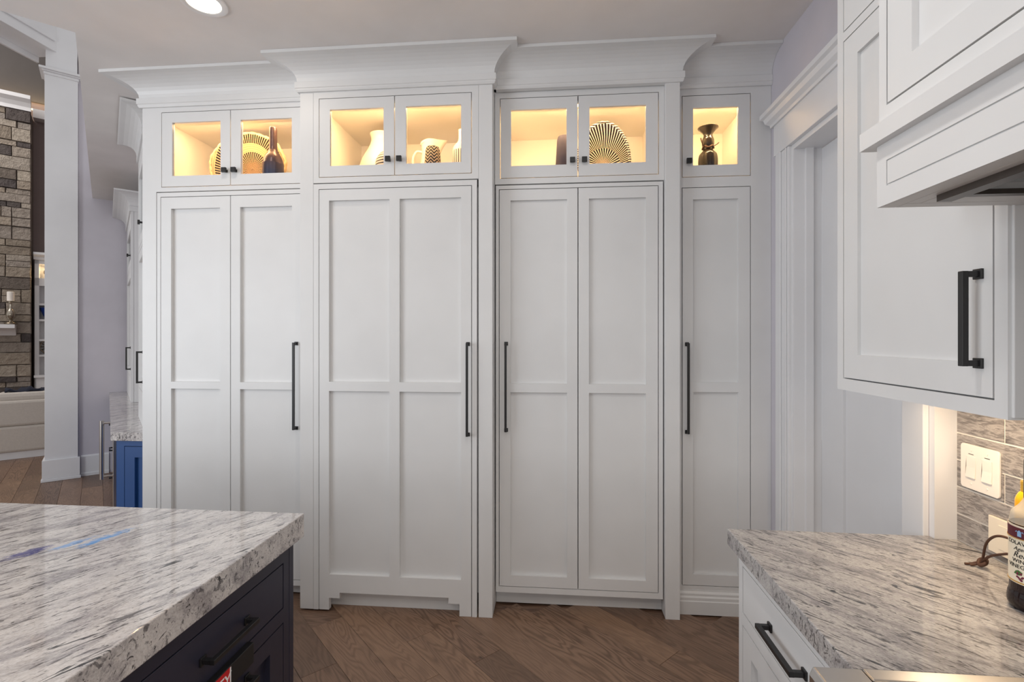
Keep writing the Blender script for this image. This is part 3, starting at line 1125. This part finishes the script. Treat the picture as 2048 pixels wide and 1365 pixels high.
# ================================================================== COUNTER ITEMS
sw = thing('light_switch', 'ivory double rocker switch plate on the tiled wall under the cabinet', 'switch', (TX - .004, 1.577, 1.157))
SX = TX - .004
m = MB()
pl = []
for (cy, cz, a0) in ((1.634, 1.214, 0), (1.52, 1.214, 90), (1.52, 1.1, 180), (1.634, 1.1, 270)):
    for k in range(5):
        a = R(a0 + k * 22.5)
        pl.append((cy + .010 * math.cos(a), cz + .010 * math.sin(a)))
m.prism(pl, SX - .006, SX, 'x').build('plate', M['plate'], sw, bevel=.0015)
for cy in (1.605, 1.549):
    MB().prism([(SX - .0062, 1.125), (SX - .0105, 1.125), (SX - .0072, 1.157), (SX - .0075, 1.189), (SX - .0062, 1.189)], cy - .0165, cy + .0165, 'y').build('rocker', M['plate'], sw, bevel=.0006)
    for cz in (1.106, 1.207):
        MB(lambda x, y, z: (SX - .006 - z, cy + x, cz + y)).lathe([(0, 0), (.0032, 0), (.0028, .001), (0, .0012)], (0, 0, 0), 12).build('screw', M['plate'], sw)
    MB().box(SX - .0063, SX - .006, cy - .009, cy + .009, 1.1945, 1.1965).build('engraving', M['darksteel'], sw)
ol = thing('outlet_plate', 'plain almond outlet cover low on the tiles behind the bottles', 'outlet', (SX, 1.48, .985))
MB().box(SX - .008, SX, 1.42, 1.544, .934, 1.036).build('plate', M['almond'], ol, bevel=.002)
MB().box(SX - .0095, SX - .008, 1.455, 1.509, .952, 1.018).build('receptacle', M['almond'], ol)

# vinegar bottle with its label
VC = Vector((1.113, 1.252, .915))
vb = thing('vinegar_bottle', 'glass bottle of dark red wine vinegar with cream label on the right counter', 'bottle', VC)
BR = 1.24
K_ = lambda p: [(r * BR, z) for r, z in p]
MB().lathe(K_([(0, 0), (.034, 0)] + curve([(.036, .002), (.0395, .014), (.0385, .03), (.036, .045), (.0355, .07)], 5) + [(.0355, .198), (0, .198)]), VC, 40).build('liquid', M['vinegar'], vb, smooth=R(50))
MB().lathe(K_([(.0362, .199)] + curve([(.036, .2), (.033, .222), (.022, .24), (.0155, .262), (.0148, .31)], 5) + [(.0148, .315), (.012, .315), (.012, .25)]), VC, 36).build('shoulder', M['clear_glass'], vb, smooth=R(50))
MB().lathe(K_([(.0, .255), (.0162, .255), (.0162, .345), (.014, .348), (0, .348)]), VC, 28).build('cap', M['black'], vb, smooth=R(40))


FACE = math.atan2(-VC.y, -VC.x) - R(34)     # the label faces the room, turned a little to the doorway


def wrap(vs, r0, zc):
    out = []
    for v in vs:
        a = FACE + v.x / r0
        r = r0 + v.z
        out.append((VC.x + r * math.cos(a), VC.y + r * math.sin(a), VC.z + zc + v.y))
    return out


def band_label(r, z0, z1, half, name, mat, par, n=24, VC=VC, FACE=FACE, k=1.24):
    m = MB()
    vs = []
    r = r * k
    for i in range(n + 1):
        a = FACE - half + 2 * half * i / n
        for (rr, z) in ((r, z0), (r + .0006, z0), (r + .0006, z1), (r, z1)):
            vs.append((VC.x + rr * math.cos(a), VC.y + rr * math.sin(a), VC.z + z))
    fs = []
    for i in range(n):
        for k in range(4):
            fs.append((i * 4 + k, i * 4 + (k + 1) % 4, (i + 1) * 4 + (k + 1) % 4, (i + 1) * 4 + k))
    return m.add(vs, fs).build(name, M[mat], par, smooth=R(40))


lb = band_label(.0362, .062, .196, 1.75, 'label', 'label_paper', vb)
band_label(.0369, .166, .192, 1.5, 'label_band', 'label_maroon', lb)
band_label(.0376, .1655, .1675, 1.5, 'label_line', 'goldline', lb)
band_label(.0369, .064, .067, 1.75, 'label_line', 'goldline', lb)
for (txt, size, zc, sh) in (('COLAVITA', .0125, .152, 0), ('Aged', .0125, .139, .35), ('Red', .018, .123, .35), ('WINE', .0125, .1105, 0), ('VINEGAR', .0128, .098, 0)):
    vs, fs = text_mesh(txt, size, .0002, sh)
    MB().add(wrap(vs, .0372 * BR, zc), fs).build('lettering', M['black_print'], lb)
m = MB()
rr_ = random.Random(3)
for i in range(16):
    a, b = rr_.uniform(-.009, .009), rr_.uniform(0, .018)
    if abs(a) < .010 - b * .35:
        p0 = wrap([Vector((a, .014 - b + .008, 0))], .0370 * BR, .066)[0]
        m.lathe([(0, -.0022), (.0016, -.0015), (.0022, 0), (.0016, .0015), (0, .0022)], p0, 8)
m.build('grapes', M['grape'], lb, smooth=True)
m = MB()
vs = [Vector((0, 0, 0)), Vector((-.012, .002, 0)), Vector((-.008, .009, 0)), Vector((-.002, .012, 0)), Vector((.006, .008, 0))]
m.add(wrap(vs, .0374 * BR, .082), [(0, 1, 2), (0, 2, 3), (0, 3, 4)]).build('leaf_motif', M['leaf'], lb)
m = MB()
vs = [Vector((-.004, -.007, 0)), Vector((.004, -.007, 0)), Vector((.004, .004, 0)), Vector((0, .008, 0)), Vector((-.004, .004, 0)), Vector((-.009, .002, 0)), Vector((-.006, .006, 0)), Vector((.009, .002, 0)), Vector((.006, .006, 0))]
m.add(wrap(vs, .0378 * BR, .179), [(0, 1, 2, 3, 4), (4, 5, 6), (2, 7, 8)]).build('crest', M['lightblue'], lb)

OC = Vector((1.172, 1.332, .915))
oo = thing('oil_bottle', 'bottle of yellow olive oil with gold cap behind the vinegar bottle', 'bottle', OC)
MB().lathe([(0, 0), (.025, 0), (.028, .005), (.028, .215)] + curve([(.028, .215), (.027, .23), (.022, .243), (.0165, .25)], 5) + [(0, .25)], OC, 32).build('body', M['olive_oil'], oo, smooth=R(50))
MB().lathe([(0, .25), (.0175, .25), (.018, .254), (.017, .257), (.018, .26), (.017, .263), (.018, .266), (.0175, .275), (0, .276)], OC, 24).build('cap', M['cap_gold'], oo, smooth=R(40))
ol_ = band_label(.0284, .2, .242, 1.0, 'label', 'black_print', oo, VC=OC, FACE=math.atan2(-OC.y, -OC.x) + R(48), k=1)

P3 = [(1.144, 1.474, .9178), (1.155, 1.47, .922), (1.165, 1.463, .932), (1.157, 1.44, .99), (1.149, 1.405, 1.024), (1.148, 1.372, 1.036), (1.150, 1.35, 1.03), (1.150, 1.349, 1.0), (1.15, 1.37, .994), (1.16, 1.43, .962), (1.166, 1.462, .934)]
cd = thing('leather_cord', 'knotted loop of brown leather cord on the counter left of the bottles', 'cord', (1.18, 1.45, .9145))
MB().tube(curve(P3, 6), .0032, 8).build('loop', M['leather'], cd, smooth=True)
m = MB().tube(curve([(1.158, 1.466, .925), (1.168, 1.472, .934), (1.173, 1.46, .94), (1.165, 1.45, .934), (1.158, 1.456, .926), (1.158, 1.466, .925)], 5), .005, 8)
m.tube(curve([(1.163, 1.468, .93), (1.15, 1.478, .92), (1.136, 1.482, .9175)], 5), .0032, 8)
m.build('knot', M['leather'], cd, smooth=True)

# ================================================================== RECESSED LIGHT
rl = thing('recessed_light', 'round recessed ceiling downlight above the island', 'ceiling light', (-1.635, 2.17, CEIL))
MB().lathe([(.072, -.004), (.076, -.007), (.098, -.006), (.101, -.0005), (.072, -.0005)], (-1.635, 2.17, CEIL), 48).build('trim_ring', M['trim'], rl, smooth=R(40))
MB().lathe([(0, -.003), (.073, -.003), (.073, -.0008), (0, -.0008)], (-1.635, 2.17, CEIL), 48).build('lens', M['lamp'], rl)
area('downlight', (-1.635, 2.17, CEIL - .012), (-1.635, 2.17, 0), .12, .12, 2.6, (1, .9, .78))

# ================================================================== BAR CORNER (diagonal)
WD = 7.28
w = MB(D).box(-.242, .9, WD, WD + .14, 0, 5.9)
struct(w, 'wall_left', M['wall'])
w = MB(D).box(.66, .8, 4.15, WD, 0, CEIL)
struct(w, 'wall_bar', M['wall'])
b_ = MB(D).sweep([(-.221, WD), (.02, WD)], [(0, 0), (.02, 0), (.02, .03), (.014, .04), (.014, .215), (.006, .232), (0, .232)])
b_.v = [v for v in b_.v]
struct(b_, 'baseboard_left', M['trim'])
colm = MB(D).box(-.512, -.244, WD - .05, WD + .2, 0, 4.36)
colm.box(-.505, -.25, WD - .045, WD + .2, 4.44, 5.9)
co = struct(colm, 'column', M['trim'], bevel=.002)
m = MB(D).box(-.532, -.226, WD - .07, WD + .22, .03, .23).box(-.54, -.218, WD - .078, WD + .23, 0, .03)
m.build('column_base', M['trim'], co, bevel=.004)
m = MB(D).box(-.52, -.236, WD - .06, WD + .21, 4.355, 4.385).box(-.535, -.222, WD - .075, WD + .225, 4.385, 4.40).box(-.555, -.202, WD - .095, WD + .24, 4.40, 4.425)
m.build('column_cap', M['trim'], co, bevel=.004)
xb, yb = -5.38, 4.85
m = MB().box(xb - .28, xb + .02, 1.0, yb + .1, 4.62, 5.9).box(xb - .3, xb - .27, 1.0, yb + .1, 4.56, 4.62)
m.box(xb + .02, xb + .04, 1.0, yb, 4.72, 4.75)
struct(m, 'beam', M['trim'], bevel=.004)

bf = .022
bar_poly = [(-2.949, 3.04), (-2.512, 3.04), (-2.512, 3.44)]
pf = D(bf, WD - .002, 0)
pb = D(.655, WD - .002, 0)
p3 = D(.655, 4.2, 0)
bar_poly += [p3[:2], pb[:2], pf[:2]]
t, base = granite('granite_bar', R(80))
M['granite_bar'] = t.put(Base_Color=base, Roughness=.06, IOR=1.55)
tag(MB().prism(bar_poly, .858, .914).build('bar_countertop', M['granite_bar'], None, (-2.9, 3.04, 0), bevel=.002),
    'pale granite counter on the blue bar cabinet at the back left', 'countertop')
bb = thing('bar_cabinet', 'daylit blue base cabinet under the pale bar counter', 'cabinet', (-2.8, 3.2, 0))
BE = 3.06
nx = -2.925
f1 = D(.06, 4.98, 0)
m = MB().prism([(nx + .03, BE + .022), (-2.515, BE + .022), (-2.515, 3.42), D(.6, 4.5, 0)[:2], D(.6, 4.98, 0)[:2], D(.085, 4.98, 0)[:2]], .1, .857)
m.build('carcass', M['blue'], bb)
m = MB().box(nx, nx + .055, BE, BE + .022, .1, .857).box(nx + .055, -2.515, BE, BE + .022, .82, .857).box(nx + .055, -2.515, BE, BE + .022, .1, .16)
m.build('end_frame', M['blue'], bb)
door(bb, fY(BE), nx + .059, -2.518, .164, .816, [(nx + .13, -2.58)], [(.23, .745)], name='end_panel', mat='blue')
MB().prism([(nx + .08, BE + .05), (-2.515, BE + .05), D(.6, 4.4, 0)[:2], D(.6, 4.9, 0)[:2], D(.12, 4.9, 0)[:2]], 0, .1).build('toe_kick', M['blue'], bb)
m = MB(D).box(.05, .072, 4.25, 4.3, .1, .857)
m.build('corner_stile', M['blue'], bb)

fr = thing('wine_cooler', 'stainless undercounter wine cooler in the bar, seen edge-on', 'appliance', D(.35, 5.3, 0))
MB(D).box(.07, .6, 5.0, 5.6, .1, .85).build('body', M['darksteel'], fr)
dd_ = MB(D).box(.04, .068, 5.0, 5.6, .11, .85).build('door', M['steel'], fr, bevel=.002)
m = MB(D).tube([(-.03, 5.04, .43), (-.03, 5.04, .89)], .015, 14)
for z in (.45, .87):
    m.tube([(-.03, 5.04, z), (.04, 5.04, z)], .008, 10)
m.build('handle', M['steel'], dd_, smooth=R(40))
MB(D).box(.1, .6, 5.0, 5.6, 0, .1).build('plinth', M['dark'], fr)
dr2 = thing('drawer_cabinet', 'blue drawer cabinet at the far end of the bar, seen edge-on', 'cabinet', D(.35, 6.4, 0))
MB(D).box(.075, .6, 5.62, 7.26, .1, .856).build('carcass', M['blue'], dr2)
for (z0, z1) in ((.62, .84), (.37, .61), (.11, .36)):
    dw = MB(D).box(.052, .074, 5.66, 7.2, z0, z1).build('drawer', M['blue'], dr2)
    b0 = D(.052, 6.0, (z0 + z1) / 2)
    bar_pull(dw, b0, .16, (E2.x, E2.y, 0), (-E1.x, -E1.y, 0), stand=.03)
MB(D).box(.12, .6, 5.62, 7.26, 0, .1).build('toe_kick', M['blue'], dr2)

HC = [(-.02, 2.93), (.012, 2.93), (.012, 2.975), (.006, 2.98)] + [(.012 + .11 * (1 - math.cos(k / 6 * PI / 2)), 2.985 + .1 * math.sin(k / 6 * PI / 2)) for k in range(7)] + [(.13, 3.088), (.13, 3.1), (-.02, 3.1)]


def hutch(e_face, a0, a1, top, label, x_back=.655):
    h = thing('hutch_cabinet', label, 'cabinet', D(.4, (a0 + a1) / 2, .914))
    sh = top - 3.1
    MB(D).box(e_face + .024, x_back, a0, a1, .915, top - .01).build('carcass', M['paint'], h)
    T = lambda y, d, z: D(e_face + d, y, z)
    d_ = door(h, T, a0 + .03, a1 - .03, 1.16, 2.2, [(a0 + .1, a1 - .1)], [(1.23, 2.13)])
    bar_pull(d_, D(e_face, a0 + .06, 1.34), .22, (0, 0, 1), (-E1.x, -E1.y, 0))
    g_ = glass_door(h, T, a0 + .03, a1 - .03, 2.24, 2.86 + sh, (a0 + .1, a1 - .1), (2.31, 2.78 + sh))
    knob(g_, D(e_face, a0 + .06, 2.34), (-E1.x, -E1.y, 0))
    m = ring(MB(T), a0, a1, .915, top - .01, a0 + .026, a1 - .026, 1.156, 2.864 + sh, 0, .022)
    m.box(a0 + .026, a1 - .026, 0, .022, 2.204, 2.236)
    m.build('face_frame', M['paint'], h)
    pth = [D(x_back, a1, 0)[:2], D(e_face, a1, 0)[:2], D(e_face, a0, 0)[:2], D(x_back, a0, 0)[:2]]
    MB().sweep(pth, [(o, z + sh) for o, z in HC]).build('crown_moulding', M['paint'], h)
    return h


hutch(.195, 4.2, 4.92, 3.1, 'tall white hutch cabinet on the bar counter, next to the pantry')
hutch(.18, 6.0, 7.2, 2.93, 'lower white hutch cabinet at the far end of the bar counter')

# ================================================================== GREAT ROOM
FE = 11.5
w = MB(D).box(-5, 2.5, FE + .4, FE + .55, 0, 8.2)
struct(w, 'wall_fireplace', M['taupe'])
w = MB(D).box(-5, 2.5, FE + .36, FE + .4, 5.62, 8.2)
struct(w, 'wall_upper', M['shaded_wall'])
w = MB(D).box(-5, 2.5, 6.5, FE + .55, 8.2, 8.3)
struct(w, 'ceiling_great_room', M['ceiling'])
w = MB(D).box(2.3, 2.45, WD, FE + .4, 0, 8.2)
struct(w, 'wall_far_right', M['taupe'])

fp = thing('fireplace', 'tall stacked stone fireplace chimney in the far room', 'fireplace', D(-1.9, FE + .2, 0))
MB(D).box(-3.0, -.985, FE + .012, FE + .4, 0, 5.3).build('chimney', M['mortar'], fp)
rs = random.Random(11)
z = .55
cnt = 0
meshes = []
while z < 5.28:
    h = rs.choice((.085, .11, .14, .17, .2, .22))
    h = min(h, 5.3 - z)
    e = -.975
    while e > -1.62:
        L = rs.choice((.12, .17, .23, .3, .38))
        hh = h
        pieces = [(z, h)]
        if h > .19 and rs.random() < .35:
            pieces = [(z, h * .5), (z + h * .5, h * .5)]
        for (zz, hz) in pieces:
            cy = e - L / 2
            px = rs.uniform(0, .03)
            m = MB()
            n = 12
            out = []
            for k in range(n):
                a = 2 * PI * (k + .5) / n
                sx_ = math.copysign(min(1, abs(math.cos(a)) * 1.6), math.cos(a))
                sz_ = math.copysign(min(1, abs(math.sin(a)) * 1.8), math.sin(a))
                out.append((sx_ * (L / 2 - .003) * rs.uniform(.97, 1.01), sz_ * (hz / 2 - .002) * rs.uniform(.95, 1.02)))
            c0 = Vector(D(cy, FE, zz + hz / 2))
            vs = []
            for (s_, dd) in ((1, .04), (1, -.005 - px), (.93, -.018 - px)):
                for (a, b) in out:
                    w_ = Vector(D(cy + a * s_, FE + dd, zz + hz / 2 + b * s_))
                    vs.append(tuple(w_))
            fs = [tuple(range(2 * n, 3 * n))]
            for lv in (0, 1):
                fs += [(lv * n + k, lv * n + (k + 1) % n, (lv + 1) * n + (k + 1) % n, (lv + 1) * n + k) for k in range(n)]
            m.add(vs, fs).build('stone', M['stone'], fp, c0)
        e -= L
    z += h
# quoins: the chimney's side returns
m = MB(D)
m.sweep([(-3.0, FE + .0), (-.975, FE + .0)], [(0, 5.3), (.06, 5.3), (.06, 5.36), (.1, 5.42), (.16, 5.47), (.16, 5.53), (0, 5.53)])
m.box(-.975, -.5, FE + .2, FE + .4, 5.3, 5.45)
m.build('crown_shelf', M['trim'], fp)
mt = tag(MB(D).sweep([(-2.6, FE - .03), (-1.15, FE - .03)], [(0, 1.57), (.03, 1.57), (.05, 1.6), (.09, 1.64), (.14, 1.67), (.2, 1.69), (.2, 1.75), (0, 1.75)]).build('mantel_shelf', M['trim'], None, D(-1.9, FE, 1.57)),
         'white moulded mantel shelf on the stone fireplace', 'shelf')
MB(D).box(-1.6, -.5, FE + .3, FE + .33, 5.46, 5.48).build('cove_strip', M['led'], fp)
o = area('cove_light', D(-1.2, FE + .26, 5.56), D(-1.2, FE + .4, 6.4), 1.6, .06, 3, (1, .72, .36))

CH = D(-1.205, FE - .14, 1.7505)
ch = thing('candle_holder', 'turned mercury glass candlestick with white pillar candle on the mantel', 'candle holder', CH)
MB().lathe(curve([(.0, 0), (.075, 0), (.07, .03), (.03, .05), (.03, .08), (.05, .11), (.058, .17), (.04, .23), (.022, .26), (.022, .34), (.05, .37), (.058, .38), (0, .382)], 5), CH, 24).build('holder', M['mercury'], ch, smooth=R(50))
MB().lathe([(0, .382), (.045, .382), (.045, .525), (.04, .53), (0, .528)], CH, 24).build('candle', M['wax'], ch, smooth=R(40))

bk = thing('bookcase', 'white built-in bookcase with a lit top niche right of the fireplace', 'bookcase', D(-.6, FE + .2, 0))
m = MB(D)
m.box(-.945, -.89, FE + .1, FE + .4, 0, 2.9).box(-.15, -.1, FE + .1, FE + .4, 0, 2.9)
m.box(-.945, -.1, FE + .1, FE + .4, 2.79, 2.9).box(-.945, -.1, FE + .1, FE + .4, 2.42, 2.55)
m.box(-.945, -.1, FE + .38, FE + .398, 0, 2.9)
m.build('frame', M['trim'], bk)
MB(D).sweep([(-.955, FE + .1), (-.1, FE + .1)], [(0, 2.86), (.03, 2.86), (.04, 2.9), (.08, 2.94), (.08, 2.98), (0, 2.98)]).build('crown_moulding', M['trim'], bk)
for zz in (2.12, 1.85, 1.51, 1.245):
    MB(D).box(-.89, -.15, FE + .11, FE + .38, zz - .035, zz).build('shelf', M['trim'], bk)
m = MB(D).box(-.945, -.1, FE + .0, FE + .38, .86, .90).box(-.92, -.12, FE + .03, FE + .38, 0, .86)
m.build('base', M['trim'], bk)
area('niche_light', D(-.6, FE + .2, 2.78), D(-.6, FE + .25, 0), .3, .1, 5, (1, .7, .36))
c = D(-.77, FE + .24, 1.8505)
spun('bowl', [(0, 0), (.05, 0), (.06, .02), (.1, .12), (.13, .2), (.122, .2), (.09, .11), (0, .04)], c, 'cobalt', 'cobalt blue bowl on a bookcase shelf in the far room', 'bowl')
c = D(-.775, FE + .26, 1.2455)
dp = thing('carved_disc', 'round carved grey ornament on a bookcase shelf in the far room', 'ornament', c)
cc = Vector(D(-.775, FE + .26, 1.375))
m = MB()
ringv = []
for k in range(24):
    a = 2 * PI * k / 24
    rr2 = .118 * (1 + .05 * math.sin(6 * a))
    ringv.append(tuple(cc + Vector((E1.x * math.cos(a) * rr2, E1.y * math.cos(a) * rr2, math.sin(a) * rr2))))
m.tube(ringv, .012, 8, True)
for k in range(6):
    a = PI * k / 6
    v_ = Vector((E1.x * math.cos(a), E1.y * math.cos(a), math.sin(a))) * .11
    m.tube([tuple(cc - v_), tuple(cc + v_)], .008, 6)
m.build('carving', M['mercury'], dp, smooth=True)
MB().box(c[0] - .05, c[0] + .05, c[1] - .03, c[1] + .03, c[2], c[2] + .015).build('foot', M['mercury'], dp)
c = D(-.775, FE + .26, 2.5505)
spun('urn', [(0, 0), (.04, 0), (.045, .02)] + curve([(.03, .04), (.07, .1), (.06, .15), (.03, .17), (.04, .19)], 4), c, 'herring', 'small dark patterned urn in the lit top niche of the bookcase', 'urn')

sf = thing('sofa', 'low off-white upholstered sofa seen from behind in the far room', 'sofa', D(-1.2, 9.25, 0))
m = MB(D).box(-2.6, -.3, 8.8, 9.7, .09, .42).box(-2.6, -.3, 8.8, 9.02, .42, .74)
m.build('frame', M['sofa'], sf, bevel=.03)
m = MB(D)
for (a0, a1) in ((-2.58, -1.85), (-1.84, -1.09), (-1.08, -.32)):
    q = MB(D).box(a0, a1, 8.84, 9.12, .71, .84)
    o = q.build('back_cushion', M['sofa'], sf, bevel=.05)
for (a0, a1) in ((-2.58, -1.46), (-1.44, -.32)):
    MB(D).box(a0, a1, 9.12, 9.72, .421, .55).build('seat_cushion', M['sofa'], sf, bevel=.04)
MB(D).box(-2.55, -.35, 8.84, 9.65, 0, .09).build('plinth', M['trim'], sf)
m = MB(D)
vs, fs = [], []
nx_, ny_ = 14, 5
for j in range(ny_):
    for i in range(nx_):
        a = -1.0 + .6 * i / (nx_ - 1)
        b = 8.9 + .22 * j / (ny_ - 1)
        vs.append((a, b, .85 + .025 * math.sin(i * 1.3 + j) + .03 * math.sin(j / (ny_ - 1) * PI) + .012 * math.sin(i * 2.9)))
fs = [(j * nx_ + i, j * nx_ + i + 1, (j + 1) * nx_ + i + 1, (j + 1) * nx_ + i) for j in range(ny_ - 1) for i in range(nx_ - 1)]
m.add(vs, fs)
th_ = m.build('throw', M['throw'], None, D(-.7, 9.0, .84), smooth=True)
th_.modifiers.new('thick', 'SOLIDIFY').thickness = .02
tag(th_, 'crumpled dark navy throw lying over the sofa back', 'blanket')
